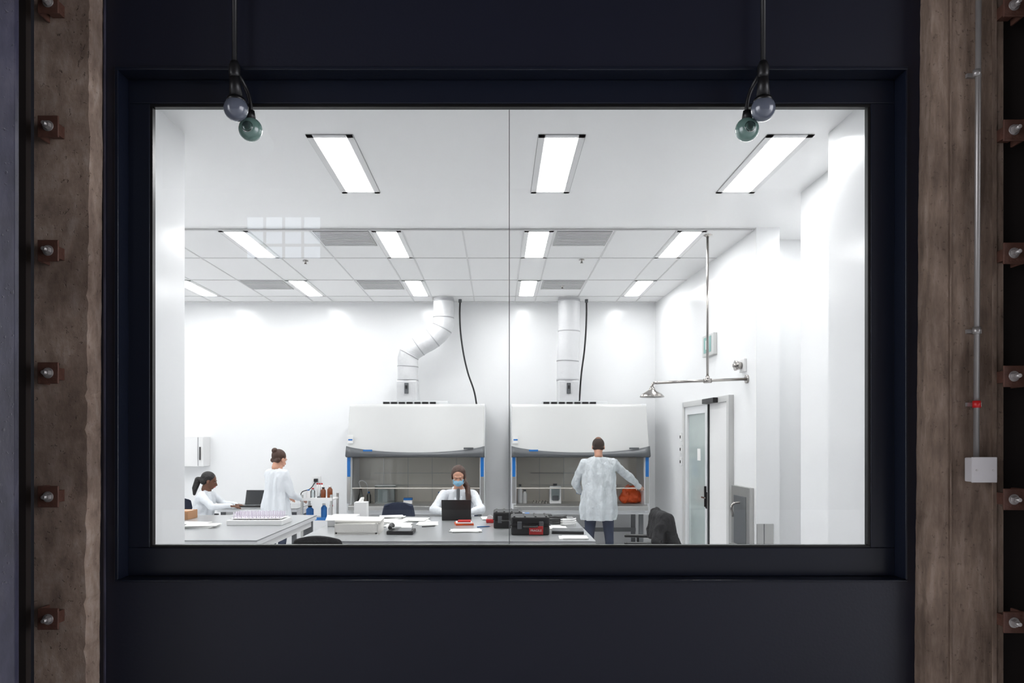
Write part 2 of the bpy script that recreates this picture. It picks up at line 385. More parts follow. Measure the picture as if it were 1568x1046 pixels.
# ================================================================ WINDOW WALL (navy)
Y0,Y1=3.86,4.10
ox0,ox1,oz0,oz1=-2.053,2.197,.955,3.717
ix0,ix1,iz0,iz1=-1.997,2.171,.975,3.668
gx0,gx1,gz0,gz1=-1.904,2.042,1.136,3.552
PX0,PX1,PZ0,PZ1=-2.6,2.7,-.05,5.2
box('wall_front_sill',PX0,PX1,Y0,Y1,PZ0,oz0,M['panel'])
box('wall_front_lintel',PX0,PX1,Y0,Y1,oz1,PZ1,M['panel'])
box('wall_front_left',PX0,ox0,Y0,Y1,oz0,oz1,M['panel'])
box('wall_front_right',ox1,PX1,Y0,Y1,oz0,oz1,M['panel'])
g=grp('window_1')
def frame4(pref,a,b,ya,yb,m,bev=.004):
    box(pref+'_bottom',a[0],a[1],ya,yb,a[2],b[2],m,g,bev); box(pref+'_top',a[0],a[1],ya,yb,b[3],a[3],m,g,bev)
    box(pref+'_left',a[0],b[0],ya,yb,b[2],b[3],m,g,bev); box(pref+'_right',b[1],a[1],ya,yb,b[2],b[3],m,g,bev)
frame4('casing',(ox0,ox1,oz0,oz1),(ox0+.02,ox1-.012,oz0+.012,oz1-.02),3.845,3.99,M['frame'])
frame4('inner_frame',(ox0+.02,ox1-.012,oz0+.012,oz1-.02),(ix0+.08,ix1-.115,iz0+.148,iz1-.10),3.955,3.997,M['frame'])
frame4('gasket',(ix0+.07,ix1-.105,iz0+.138,iz1-.09),(gx0,gx1,gz0,gz1),3.962,3.999,M['gasket'],.002)
box('pane_left',gx0-.01,.063,4.0,4.006,gz0-.01,gz1+.01,M['glass'],g)
box('pane_right',.067,gx1+.01,4.0,4.006,gz0-.01,gz1+.01,M['glass'],g)
box('glazing_joint',.063,.067,3.998,4.008,gz0,gz1,M['cabdark'],g)
def ext_lamp(x,s):
    g=grp('exterior_spot_lamp')
    z=3.47
    cyl('stem',(x,3.80,z+.21),(x,3.80,5.2),.013,M['black'],g,16)
    lathe('knuckle',[(.0,.0),(.026,.0),(.03,.02),(.03,.06),(.02,.085),(.0,.085)],(x,3.80,z+.16),M['black'],g,20)
    frustum('socket',(x,3.80,z+.18),(x+.004,3.81,z+.06),.026,.034,M['black'],g)
    blob('globe_bulb',[E((x+.004,3.81,z),(.064,.06,.064))],.006,[M['bulb']],g,smooth=2)
    lathe('lens_ring',[(.038,.0),(.050,.004),(.046,.02),(.034,.03)],(x+.004,3.81,z+.035),M['gasket'],g,24)
    x2=x+s*.05; z2=3.40
    tube('second_arm',[(x,3.81,z+.20),(x+s*.02,3.87,z+.17),(x2,3.895,z+.08),(x2,3.90,z2+.05)],.011,M['black'],g,4)
    frustum('second_socket',(x2,3.897,z2+.10),(x2,3.90,z2+.05),.022,.030,M['black'],g)
    blob('second_bulb',[E((x2,3.90,z2),(.064,.055,.064))],.006,[M['teal']],g,smooth=2)
    frustum('second_lens',(x2,3.85,z2-.004),(x2,3.842,z2-.004),.03,.022,M['clear'],g)
ext_lamp(-1.392,1); ext_lamp(1.404,-1)
# ================================================================ COLUMNS OUTSIDE
def rough_pilaster(name,xa,xb0,xb1,y0,y1,m,edge):
    rnd=random.Random(int(abs(xa)*100)); N=150; vs=[];fs=[]
    off=0
    for i in range(N+1):
        t=i/N; z=-.05+5.25*t; xe=xb0+(xb1-xb0)*t
        off=off*.7+rnd.uniform(-.0035,.0035)
        chip=.012*max(0,rnd.random()-.85)/.15
        xe2=xe+off-edge*chip
        vs+=[(xa,y0,z),(xe2-edge*.012,y0+rnd.uniform(-.0015,.0015),z),(xe2,y0+.012,z),(xe+off*.5,y1,z),(xa,y1,z)]
    for i in range(N):
        for k in range(5): a=i*5+k; b=i*5+(k+1)%5; fs.append((a,b,b+5,a+5))
    fs.append((0,1,2,3,4)); fs.append(tuple(N*5+k for k in range(5)))
    return meshob(name,vs,fs,m)
rough_pilaster('concrete_pilaster',-2.42,-2.14,-2.112,3.75,3.859,M['conc'],1)
rough_pilaster('concrete_pilaster',2.64,2.235,2.28,3.75,3.859,M['conc2'],-1)
box('trim_1',-2.112,-2.104,3.85,3.859,-.05,5.2,M['steelblue'])
for i,(x,w) in enumerate(((2.36,.004),(2.58,.02))):
    box('trim_%d'%(4+i),x,x+w,3.742,3.7495,-.05,5.2,M['conc2'])
g=grp('steel_i_beam')
box('flange',-2.75,-2.205,3.28,3.31,-.05,5.2,M['steelblue'],g,.003)
box('web',-2.5,-2.475,3.31,3.74,-.05,5.2,M['darkgap'],g)
box('rear_flange',-2.7,-2.43,3.70,3.74,-.05,5.2,M['darkgap'],g)
g=grp('steel_i_beam')
box('flange',2.72,3.2,3.52,3.55,-.05,5.2,M['darkgap'],g,.003)
box('web',2.9,2.925,3.55,3.8,-.05,5.2,M['darkgap'],g)
box('rear_flange',2.65,3.2,3.80,3.85,-.05,5.2,M['darkgap'],g)
def clip(x,z,s):
    g=grp('bolted_clip_angle')
    box('plate',x-.05,x+.05,3.66,3.672,z-.055,z+.055,M['rust'],g,.004)
    box('leg',x-.05*s-.006,x-.05*s+.006,3.66,3.749,z-.055,z+.055,M['rust'],g,.003)
    box('spacer',x-.03,x+.03,3.672,3.749,z-.03,z+.03,M['rust'],g)
    cyl('washer',(x,3.656,z),(x,3.66,z),.027,M['bolt'],g,18)
    bm=bmesh.new(); bmesh.ops.create_cone(bm,cap_ends=True,segments=6,radius1=.02,radius2=.018,depth=.022,matrix=Matrix.Translation((x,3.646,z))@Matrix.Rotation(math.pi/2,4,'X'))
    me=bpy.data.meshes.new('nut'); bm.to_mesh(me); bm.free(); me.materials.append(M['bolt']); add(bpy.data.objects.new('nut',me),g)
    cyl('bolt_shank',(x,3.615,z),(x,3.655,z),.010,M['bolt'],g,14)
for v in (5,194,384,571,760,947): clip(-2.29,1.72-(v-672)*.003336,1)
for v in (10,200,388,576,764,952): clip(2.63,1.72-(v-672)*.003336,-1)
g=grp('conduit_pipe')
cyl('pipe',(2.475,3.715,1.625),(2.492,3.715,5.2),.0135,M['conduit'],g)
for z,m in ((3.61,'conduit'),(2.28,'conduit'),(1.9,'red')):
    cyl('coupling',(2.477,3.715,z-.018),(2.477,3.715,z+.018),.019,M[m],g)
    box('strap',2.44,2.515,3.733,3.749,z-.01,z+.01,M['conduit'],g)
g=grp('switch_box')
box('box',2.435,2.560,3.69,3.749,1.50,1.625,M['plate'],g,.006)
box('cover',2.432,2.563,3.684,3.692,1.497,1.628,M['plate'],g,.003)
for dx in (.02,.105): cyl('screw',(2.437+dx,3.68,1.56),(2.437+dx,3.685,1.56),.005,M['bolt'],g,10)
box('floor_hall',-14,14,-12,3.86,-.15,-.05,M['hfloor'])
box('wall_hall',-14,14,-10.2,-10,-.05,9,M['hall'])
box('ceiling_hall',-14,14,-12,3.9,8,8.2,M['hall'])
box('added_shade_slab',-6,6,1.6,3.9,5.2,5.35,M['hall'])  # unseen slab, added to shade the top of the navy wall
def clerestory(x0,x1,z0,z1):
    g=grp('clerestory_window'); y=-9.99
    box('daylight_pane',x0,x1,y,y+.01,z0,z1,M['daylight'],g)
    n=4
    for i in range(n+1):
        x=x0+(x1-x0)*i/n; box('mullion',x-.03,x+.03,y+.01,y+.06,z0,z1,M['darkgap'],g)
    for i in range(4):
        z=z0+(z1-z0)*i/3; box('transom',x0,x1,y+.01,y+.06,z-.03,z+.03,M['darkgap'],g)
clerestory(-6.3,-4.4,6.2,7.3)
# ================================================================ WORLD
w=bpy.data.worlds.new('world'); S.world=w; w.use_nodes=True
w.node_tree.nodes['Background'].inputs[0].default_value=(.93,.94,1,1); w.node_tree.nodes['Background'].inputs[1].default_value=4.3
# ================================================================ FUME CABINETS
def cabinet(x0,x1):
    g=grp('biosafety_cabinet'); yb=11.2
    zt,zs,zd=2.235,1.617,1.49
    box('back_panel',x0,x1,yb-.05,yb,.67,zt,M['cabside'],g)
    for a,b,n in ((x0,x0+.07,'left'),(x1-.07,x1,'right')):
        extrude_x('side_'+n,[(10.31,.67),(yb,.67),(yb,zt),(10.52,zt),(10.32,zd)],a,b,M['cabside'],g,.006)
        box('blue_strip_'+n,a+.012,b-.012,10.295,10.315,1.18,1.47,M['blue'],g,.004,(0,0,0))
        box('grey_jamb_'+n,a+.008,b-.008,10.298,10.315,.8,1.18,M['steel'],g,.003)
    extrude_x('hood',[(10.27,zs-.12),(10.50,zt-.03),(10.54,zt),(yb-.02,zt),(yb-.02,zs-.1),(10.5,zs-.12)],x0+.005,x1-.005,M['cab'],g,.015)
    n=28; vs=[];fs=[]
    slope=(10.50-10.27)/(zt-.03-(zs-.12))
    for i in range(n+1):
        t=i/n; x=x0+(x1-x0)*t; zc=zs-.095*(1-(2*t-1)**2)**.8
        for z,dy in ((zc,-.012),(zd-.005,-.03),(zd-.02,.02)):
            vs.append((x,10.27+slope*(z-(zs-.12))+dy,z))
    for i in range(n):
        for k in range(2): fs.append((i*3+k,(i+1)*3+k,(i+1)*3+k+1,i*3+k+1))
    ob=meshob('curved_trim',vs,fs,M['cabdark'],g,True); so=ob.modifiers.new('s','SOLIDIFY'); so.thickness=.012
    box('logo_sticker',x0+.25,x0+.38,10.245,10.25,1.545,1.57,M['blue'],g)
    box('brand_plate',x1-.30,x1-.16,10.262,10.268,1.575,1.6,M['cabdark'],g)
    box('label',x0+.02,x0+.10,10.285,10.292,1.66,1.78,M['paper'],g)
    box('label_print',x0+.03,x0+.09,10.283,10.286,1.70,1.72,M['blue'],g)
    box('chamber_back',x0+.07,x1-.07,10.92,10.94,.76,1.52,M['steelin'],g)
    for k in range(1,5):
        xx=x0+.07+(x1-x0-.14)*k/5; box('chamber_seam',xx-.004,xx+.004,10.914,10.922,.80,1.5,M['steel'],g)
    box('work_surface',x0+.07,x1-.07,10.33,10.94,.74,.775,M['steel'],g,.004)
    extrude_x('airfoil_grille',[(10.26,.70),(10.26,.76),(10.33,.79),(10.36,.775),(10.36,.70)],x0+.03,x1-.03,M['steel'],g,.006)
    box('lower_panel',x0+.02,x1-.02,10.33,10.36,.64,.72,M['cabside'],g)
    for k in range(2):
        zz=1.02+k*.18; box('chamber_rail',x0+.3,x1-.3,10.905,10.915,zz,zz+.008,M['steel'],g)
    meshob('sash',[(x0+.07,10.37,1.02),(x1-.07,10.37,1.02),(x1-.07,10.42,1.50),(x0+.07,10.42,1.50)],[(0,1,2,3)],M['sashglass'],g)
    box('sash_handle',x0+.07,x1-.07,10.355,10.375,1.005,1.02,M['steelin'],g,.004)
    for k in range(7):
        xx=x0+.48+k*.115; box('filter_clip',xx,xx+.085,10.60,10.68,zt,zt+.035,M['black'],g)
    box('filter_frame',x0+.46,x1-.55,10.66,11.1,zt,zt+.05,M['cabside'],g,.006)
    for xx in (x0+.06,x1-.12):
        for yy in (10.45,11.05): box('stand_leg',xx,xx+.06,yy,yy+.06,0,.67,M['cabdark'],g)
        box('stand_rail',xx,xx+.06,10.45,11.11,.08,.14,M['cabdark'],g)
    box('stand_cross',x0+.06,x1-.06,11.03,11.07,.3,.36,M['cabdark'],g)
    return g
cabinet(-2.17,-.187); cabinet(.197,2.18)
def rounded_duct(name,x,z1path,r):
    g=grp(name)
    box('canopy_box',x-.155,x+.155,10.72,11.03,2.285,2.60,M['duct'],g,.02)
    box('damper_plate',x-.03,x+.03,10.70,10.722,2.40,2.56,M['cabdark'],g,.004)
    box('damper_knob',x-.012,x+.012,10.68,10.70,2.47,2.52,M['black'],g,.003)
    tube('duct_run',z1path,r,M['duct'],g,10)
    P=[V(p) for p in z1path]
    for i in range(1,len(P)-1):
        d=(P[i+1]-P[i-1]).normalized(); cyl('seam_%d'%i,P[i]-d*.008,P[i]+d*.008,r+.004,M['seam'],g,36)
    for i in (0,-1):
        p=P[i]; cyl('band_clamp',p+V((0,0,.02 if i==0 else -.06)),p+V((0,0,.05 if i==0 else -.03)),r+.006,M['seam'],g)
    return g
g=rounded_duct('exhaust_duct',-1.36,[(-1.36,10.88,2.58),(-1.36,10.88,2.82),(-1.34,10.88,3.0),(-1.20,10.88,3.12),(-.98,10.88,3.25),(-.84,10.88,3.40),(-.82,10.88,3.56),(-.82,10.88,CZ-.012)],.155)
rounded_duct('exhaust_duct',1.06,[(1.06,10.88,2.58),(1.06,10.88,2.9),(1.08,10.88,3.35),(1.08,10.88,CZ-.012)],.165)
g=grp('power_cable'); tube('cable',[(-.575,11.0,CZ-.012),(-.58,11.0,3.6),(-.55,11.0,3.2),(-.46,11.0,2.75),(-.36,11.0,2.45),(-.32,11.0,2.235)],.013,M['black'],g,4)
cyl('gland',(-.575,11.0,CZ-.06),(-.575,11.0,CZ-.012),.025,M['cabdark'],g)
g=grp('power_cable'); tube('cable',[(1.36,11.0,CZ-.012),(1.36,11.0,3.6),(1.33,11.0,3.1),(1.28,11.0,2.7),(1.25,11.0,2.285)],.013,M['black'],g,4)
cyl('gland',(1.36,11.0,CZ-.06),(1.36,11.0,CZ-.012),.025,M['cabdark'],g)
# ================================================================ RIGHT WALL ITEMS
def rx(y): return 2.628+(y-7.3)*(2.475-2.628)/4.0
g=grp('door_1')
ang=math.atan2((2.475-2.628),4.0)
def rbox(n,y0,y1,o0,o1,z0,z1,m,bev=0,parent=None):
    ym=(y0+y1)/2; xm=rx(ym)
    ob=box(n,xm-o1,xm-o0,y0,y1,z0,z1,m,parent or g,bev); ob.rotation_euler=(0,0,-ang); return ob
rbox('frame_near',7.92,7.99,0,.06,0,2.20,M['cab'],.004)
rbox('frame_far',9.57,9.64,0,.06,0,2.20,M['cab'],.004)
rbox('frame_head',7.92,9.64,0,.06,2.14,2.21,M['cab'],.004)
rbox('leaf_near',7.99,8.62,0,.035,.02,2.14,M['white'],.003)
rbox('leaf_far_stile_a',8.66,8.76,.0,.045,.02,2.14,M['cabside'],.003)
rbox('leaf_far_stile_b',9.47,9.57,.0,.045,.02,2.14,M['cabside'],.003)
rbox('leaf_far_top',8.76,9.47,.0,.045,2.04,2.14,M['cabside'])
rbox('leaf_far_bottom',8.76,9.47,.0,.045,.02,.25,M['cabside'])
rbox('leaf_far_lite',8.76,9.47,.005,.02,.25,2.04,M['doorglass'])
rbox('meeting_seal_a',8.62,8.635,0,.05,.02,2.14,M['black'])
rbox('meeting_seal_b',8.65,8.665,0,.05,.02,2.14,M['black'])
rbox('astragal',8.635,8.65,0,.055,.02,2.14,M['steel'])
rbox('near_seal',7.985,8.0,0,.05,.02,2.14,M['cabdark'])
rbox('closer',8.25,8.65,.06,.12,2.14,2.20,M['black'],.006)
rbox('lever_plate',8.67,8.72,.045,.055,.88,1.08,M['black'],.003)
rbox('lever',8.68,8.80,.06,.08,1.0,1.02,M['chrome'],.004)
rbox('hinge_pull',8.70,8.72,.045,.07,.9,1.15,M['black'],.003)
rbox('warning_sticker',9.0,9.12,.02,.024,1.45,1.6,M['paper'])
g=grp('light_switch')
for k in range(3): rbox('plate_%d'%k,9.85,9.93,.0,.012,1.35+k*.17,1.47+k*.17,M['white'],.003); rbox('toggle_%d'%k,9.88,9.90,.012,.02,1.39+k*.17,1.43+k*.17,M['black'])
g=grp('wall_control_panel')
rbox('case',8.45,8.85,.0,.05,2.72,2.98,M['cab'],.008)
rbox('screen',8.52,8.78,.05,.055,2.76,2.95,M['green'],.003)
rbox('screen_bar',8.60,8.70,.055,.058,2.80,2.91,M['white'])
g=grp('fire_alarm_sounder')
yy=7.62; x=rx(yy); box('backplate',x-.03,x,yy-.07,yy+.07,2.43,2.57,M['white'],g,.006,(0,0,-ang))
frustum('horn',(x-.03,yy,2.5),(x-.10,yy,2.5),.035,.055,M['chrome'],g); cyl('boss',(x-.12,yy,2.5),(x-.03,yy,2.5),.02,M['chrome'],g)
g=grp('emergency_shower'); ys=7.53; zx=2.33
cyl('drop_pipe',(2.2,ys,zx),(2.2,ys,CZ),.013,M['chrome'],g)
lathe('ceiling_flange',[(.05,0),(.05,-.012),(.02,-.03),(.0,-.03)],(2.2,ys,CZ),M['chrome'],g)
cyl('cross_pipe',(1.66,ys,zx-.02),(2.615,ys,zx+.02),.015,M['chrome'],g)
cyl('wall_flange',(2.60,ys,zx+.02),(2.62,ys,zx+.02),.045,M['chrome'],g)
cyl('tee',(2.16,ys,zx),(2.24,ys,zx+.003),.024,M['chrome'],g); cyl('tee_up',(2.2,ys,zx),(2.2,ys,zx+.05),.022,M['chrome'],g)
tube('gooseneck',[(1.68,ys,zx-.02),(1.635,ys,zx-.025),(1.62,ys,zx-.05),(1.618,ys,zx-.08)],.015,M['chrome'],g)
lathe('shower_rose',[(.02,.0),(.03,-.02),(.035,-.035),(.06,-.05),(.10,-.075),(.125,-.10),(.128,-.108),(.12,-.112),(.0,-.105)],(1.618,ys,zx-.06),M['chrome'],g,36)
g=grp('eyewash_station')
rbox('steel_panel',7.36,7.86,.0,.05,.45,1.22,M['steel'],.005)
rbox('recess',7.44,7.78,.05,.055,.60,1.12,M['cabdark'],.003)
rbox('rim',7.42,7.80,.05,.10,.56,.60,M['steel'],.003)
tube('handle',[(rx(7.6)-.05,7.6,1.05),(rx(7.6)-.13,7.6,1.03),(rx(7.6)-.13,7.6,.9)],.012,M['chrome'],g)
g=grp('steel_corner_guard')
box('guard',2.63,2.80,7.285,7.3,.0,.86,M['steel'],g,.003)
box('guard_strip',2.70,2.705,7.28,7.286,.0,.86,M['cabdark'],g)
g=grp('wall_cupboard')
box('carcass',-5.15,-4.52,11.02,11.3,1.30,1.76,M['white'],g,.006); box('door_gap',-4.60,-4.595,11.015,11.021,1.31,1.75,M['cabdark'],g); box('pull',-4.57,-4.555,11.0,11.02,1.4,1.6,M['black'],g)
g=grp('wall_outlet')
box('plate',-2.92,-2.78,11.285,11.3,1.02,1.14,M['white'],g,.003); box('plug',-2.88,-2.82,11.24,11.285,1.05,1.10,M['black'],g,.006)
tube('cord',[(-2.85,11.25,1.06),(-2.92,11.2,.95),(-3.05,11.15,.88),(-3.0,11.1,.80),(-2.9,11.1,.6)],.007,M['black'],g,3)
# ================================================================ BENCHES
TZ=.86
def bench(x0,x1,y0,y1,z=TZ):
    g=grp('lab_bench')
    box('top',x0,x1,y0,y1,z-.012,z,M['top'],g,.002)
    box('edge_apron',x0+.003,x1-.003,y0+.003,y1-.003,z-.05,z-.012,M['edge'],g,.003)
    for xx in (x0+.03,x1-.09):
        for yy in (y0+.05,y1-.1): box('leg',xx,xx+.06,yy,yy+.05,0,z-.05,M['cabdark'],g,.004)
        box('side_rail',xx+.01,xx+.05,y0+.1,y1-.1,.18,.22,M['cabdark'],g); box('upper_rail',xx+.01,xx+.05,y0+.1,y1-.1,z-.12,z-.05,M['white'],g)
    return g
bench(-1.72,.83,6.06,8.0); bench(-4.7,-2.05,6.12,8.15)
bench(-3.85,-2.75,9.85,10.6,.77)
def papers(x,y,w,d,n,z=TZ,name='paper_stack'):
    g=grp(name)
    for i in range(n): 
        dx,dy=random.uniform(-.02,.02),random.uniform(-.02,.02)
        box('sheet_%d'%i,x-w/2+dx,x+w/2+dx,y-d/2+dy,y+d/2+dy,z+i*.004,z+i*.004+.004,M['paper'],g,0,(0,0,random.uniform(-.25,.25)))
    return g
def laptop(x,y,rz,w=.33,d=.23,z=TZ,open_=105,lit=False):
    g=grp('laptop'); Mx=T(x,y,rz,z)
    def b(n,x0,x1,y0,y1,z0,z1,m,R=Matrix()):
        ob=box(n,x0,x1,y0,y1,z0,z1,m,g,.003); ob.data.transform(Matrix.Translation(ob.location)); ob.location=(0,0,0); ob.data.transform(Mx@R)
    b('base',-w/2,w/2,-d/2,d/2,.0,.018,M['black']); b('keyboard',-w/2+.02,w/2-.02,-.02,d/2-.02,.018,.021,M['cabdark']); b('touchpad',-.05,.05,-d/2+.01,-.03,.018,.02,M['cabdark'])
    R=Matrix.Translation((0,d/2,.015))@Matrix.Rotation(math.radians(-(open_-90)),4,'X')
    b('lid',-w/2,w/2,-.004,.006,0,.215,M['black'],R); b('display',-w/2+.012,w/2-.012,-.006,-.004,.012,.205,M['screen'],R)
    return g
laptop(-.435,7.70,180,.31,.22); laptop(-3.45,10.15,0,.33,.24,.77,110)
g=grp('styrofoam_box')
x0,x1,y0,y1=-1.47,-1.08,6.47,6.82
for a in ((x0,x1,y0,y0+.03),(x0,x1,y1-.03,y1),(x0,x0+.03,y0,y1),(x1-.03,x1,y0,y1)): box('side',*a,TZ,TZ+.10,M['foam'],g,.006)
box('base',x0,x1,y0,y1,TZ,TZ+.02,M['foam'],g); box('lid',x0-.01,x1+.01,y0+.02,y1+.02,TZ+.10,TZ+.125,M['foam'],g,.008,(0,.02,.05))
g=grp('tissue_box'); box('carton',-1.50,-1.37,7.5,7.63,TZ,TZ+.20,M['white'],g,.004)
blob('tissue',[C((-1.44,7.56,TZ+.195),.03,(-1.43,7.57,TZ+.23),.02),C((-1.44,7.56,TZ+.195),.02,(-1.41,7.55,TZ+.245),.01)],.006,[M['paper']],g)
g=grp('carton_box'); box('carton',-1.68,-1.42,7.08,7.40,TZ,TZ+.09,M['white'],g,.004); box('flap',-1.68,-1.42,7.0,7.09,TZ+.085,TZ+.09,M['paper'],g,0,(.5,0,0))
papers(-1.08,7.42,.3,.22,5); papers(-.86,7.6,.26,.3,4); papers(-1.15,7.75,.25,.2,8); papers(-.98,7.15,.22,.3,3); papers(-.72,7.3,.2,.28,2); papers(-.1,7.76,.16,.2,3)
papers(-.28,6.72,.28,.2,3)
g=grp('pen'); cyl('barrel',(-.74,7.02,TZ+.005),(-.62,7.08,TZ+.005),.005,M['black'],g,8); frustum('tip',(-.62,7.08,TZ+.005),(-.605,7.087,TZ+.004),.004,.001,M['steel'],g,8)
g=grp('pen'); cyl('barrel',(-.2,7.0,TZ+.005),(-.08,7.05,TZ+.005),.005,M['blue'],g,8); frustum('tip',(-.08,7.05,TZ+.005),(-.065,7.057,TZ+.004),.004,.001,M['steel'],g,8)
g=grp('desk_telephone'); box('base',-1.0,-.76,6.45,6.68,TZ,TZ+.035,M['black'],g,.008); box('keypad',-.9,-.78,6.47,6.6,TZ+.035,TZ+.042,M['cabdark'],g,.003,(.1,0,0))
tube('handset',[(-.97,6.47,TZ+.06),(-.97,6.52,TZ+.075),(-.97,6.6,TZ+.075),(-.97,6.66,TZ+.06)],.018,M['black'],g)
box('display',-.89,-.79,6.61,6.66,TZ+.036,TZ+.055,M['steel'],g,.003,(.4,0,0))
g=grp('notebook_stack'); box('orange_cover',-.43,-.25,7.15,7.32,TZ,TZ+.02,M['orange'],g,.003,(0,0,.15)); box('white_block',-.42,-.26,7.15,7.3,TZ+.02,TZ+.03,M['paper'],g,0,(0,0,.1)); box('red_cover',-.40,-.27,7.17,7.28,TZ+.03,TZ+.045,M['red'],g,.003)
g=grp('tape_dispenser'); box('body',-.12,-.04,7.35,7.45,TZ,TZ+.04,M['red'],g,.012); cyl('roll',(-.08,7.37,TZ+.05),(-.08,7.39,TZ+.05),.03,M['white'],g)
g=grp('glove_box'); box('carton',.12,.34,7.62,7.74,TZ,TZ+.07,M['blue'],g,.003); box('slot',.17,.29,7.65,7.71,TZ+.07,TZ+.072,M['white'],g)
g=grp('equipment_pouch'); box('body',.02,.3,7.26,7.44,TZ,TZ+.08,M['black'],g,.02); tube('strap',[(.06,7.3,TZ+.075),(.1,7.33,TZ+.12),(.22,7.36,TZ+.12),(.27,7.38,TZ+.075)],.008,M['black'],g,3)
def hardcase(x0,x1,y0,y1,h,label=False):
    g=grp('hard_equipment_case')
    box('lower_shell',x0,x1,y0,y1,TZ,TZ+h*.55,M['black'],g,.015); box('lid_shell',x0-.002,x1+.002,y0-.002,y1+.002,TZ+h*.56,TZ+h,M['black'],g,.018)
    box('seam_rim',x0-.008,x1+.008,y0-.008,y1+.008,TZ+h*.53,TZ+h*.58,M['black'],g,.003)
    for fx in (.22,.78):
        xx=x0+(x1-x0)*fx; box('latch',xx-.02,xx+.02,y0-.02,y0,TZ+h*.35,TZ+h*.75,M['cabdark'],g,.004)
    for k in range(4):
        xx=x0+.03+k*(x1-x0-.06)/3; box('rib',xx-.008,xx+.008,y0+.01,y1-.01,TZ+h,TZ+h+.006,M['black'],g,.002)
    xm=(x0+x1)/2; tube('handle',[(xm-.06,y0-.005,TZ+h*.5),(xm-.055,y0-.04,TZ+h*.5),(xm+.055,y0-.04,TZ+h*.5),(xm+.06,y0-.005,TZ+h*.5)],.008,M['black'],g)
    if label:
        box('label',x0+.16,x0+.285,y0-.026,y0-.022,TZ+.01,TZ+.085,M['red'],g,.002)
        cu=bpy.data.curves.new('label_text','FONT'); cu.body='FRAGILE'; cu.size=.027; cu.extrude=.0008; cu.align_x='CENTER'
        t=bpy.data.objects.new('t',cu); COL.objects.link(t); dg=bpy.context.evaluated_depsgraph_get(); me=bpy.data.meshes.new_from_object(t.evaluated_get(dg)); bpy.data.objects.remove(t)
        me.materials.clear(); me.materials.append(M['paper']); me.transform(Matrix.Translation((x0+.222,y0-.028,TZ+.038))@Matrix.Rotation(math.pi/2,4,'X')); add(bpy.data.objects.new('label_text',me),g)
hardcase(.12,.465,6.42,6.72,.165,True); hardcase(-.04,.24,6.90,7.2,.16)
g=grp('closed_laptop'); box('base',.5,.79,6.50,6.72,TZ,TZ+.018,M['black'],g,.004,(0,0,-.1)); box('lid',.5,.79,6.50,6.72,TZ+.019,TZ+.03,M['cabdark'],g,.004,(0,0,-.1)); box('logo',.63,.66,6.6,6.62,TZ+.03,TZ+.031,M['steel'],g)
papers(.66,6.28,.22,.2,2); papers(.55,6.95,.2,.24,3)
g=grp('coiled_cable')
for j,(cx,cy,r) in enumerate(((.62,7.35,.08),(.70,7.1,.07),(.45,7.42,.07),(.58,7.15,.06))):
    pts=[(cx+(r+.01*math.sin(3*a))*math.cos(a),cy+r*math.sin(a),TZ+.012+.005*a/1.5) for a in [k*.7 for k in range(28)]]
    tube('loop_%d'%j,pts,.008,M['black'] if j!=1 else M['white'],g,3)
g=grp('power_adapter_box'); box('case',.40,.58,7.6,7.72,TZ,TZ+.06,M['black'],g,.01); box('front',.42,.56,7.595,7.6,TZ+.01,TZ+.05,M['cabdark'],g); cyl('dial',(.49,7.585,TZ+.03),(.49,7.6,TZ+.03),.014,M['white'],g)
g=grp('test_tube_rack'); box('tray',-2.70,-2.15,7.15,7.5,TZ,TZ+.05,M['white'],g,.005); box('rack_grid',-2.68,-2.17,7.2,7.45,TZ+.06,TZ+.066,M['white'],g)
for i in range(13):
    for j in range(4): cyl('tube',(-2.65+i*.038,7.22+j*.06,TZ+.05),(-2.65+i*.038,7.22+j*.06,TZ+.125),.007,M['pink'],g,8)
g=grp('cardboard_box'); box('carton',-3.6,-3.3,7.65,7.9,TZ,TZ+.09,M['card'],g,.003); box('tape',-3.6,-3.3,7.76,7.79,TZ+.09,TZ+.092,M['paper'],g)
box('flap',-3.58,-3.34,7.6,7.66,TZ+.06,TZ+.065,M['card'],g,0,(.7,0,0))
papers(-2.9,7.05,.3,.22,6); papers(-3.1,7.3,.3,.22,3)
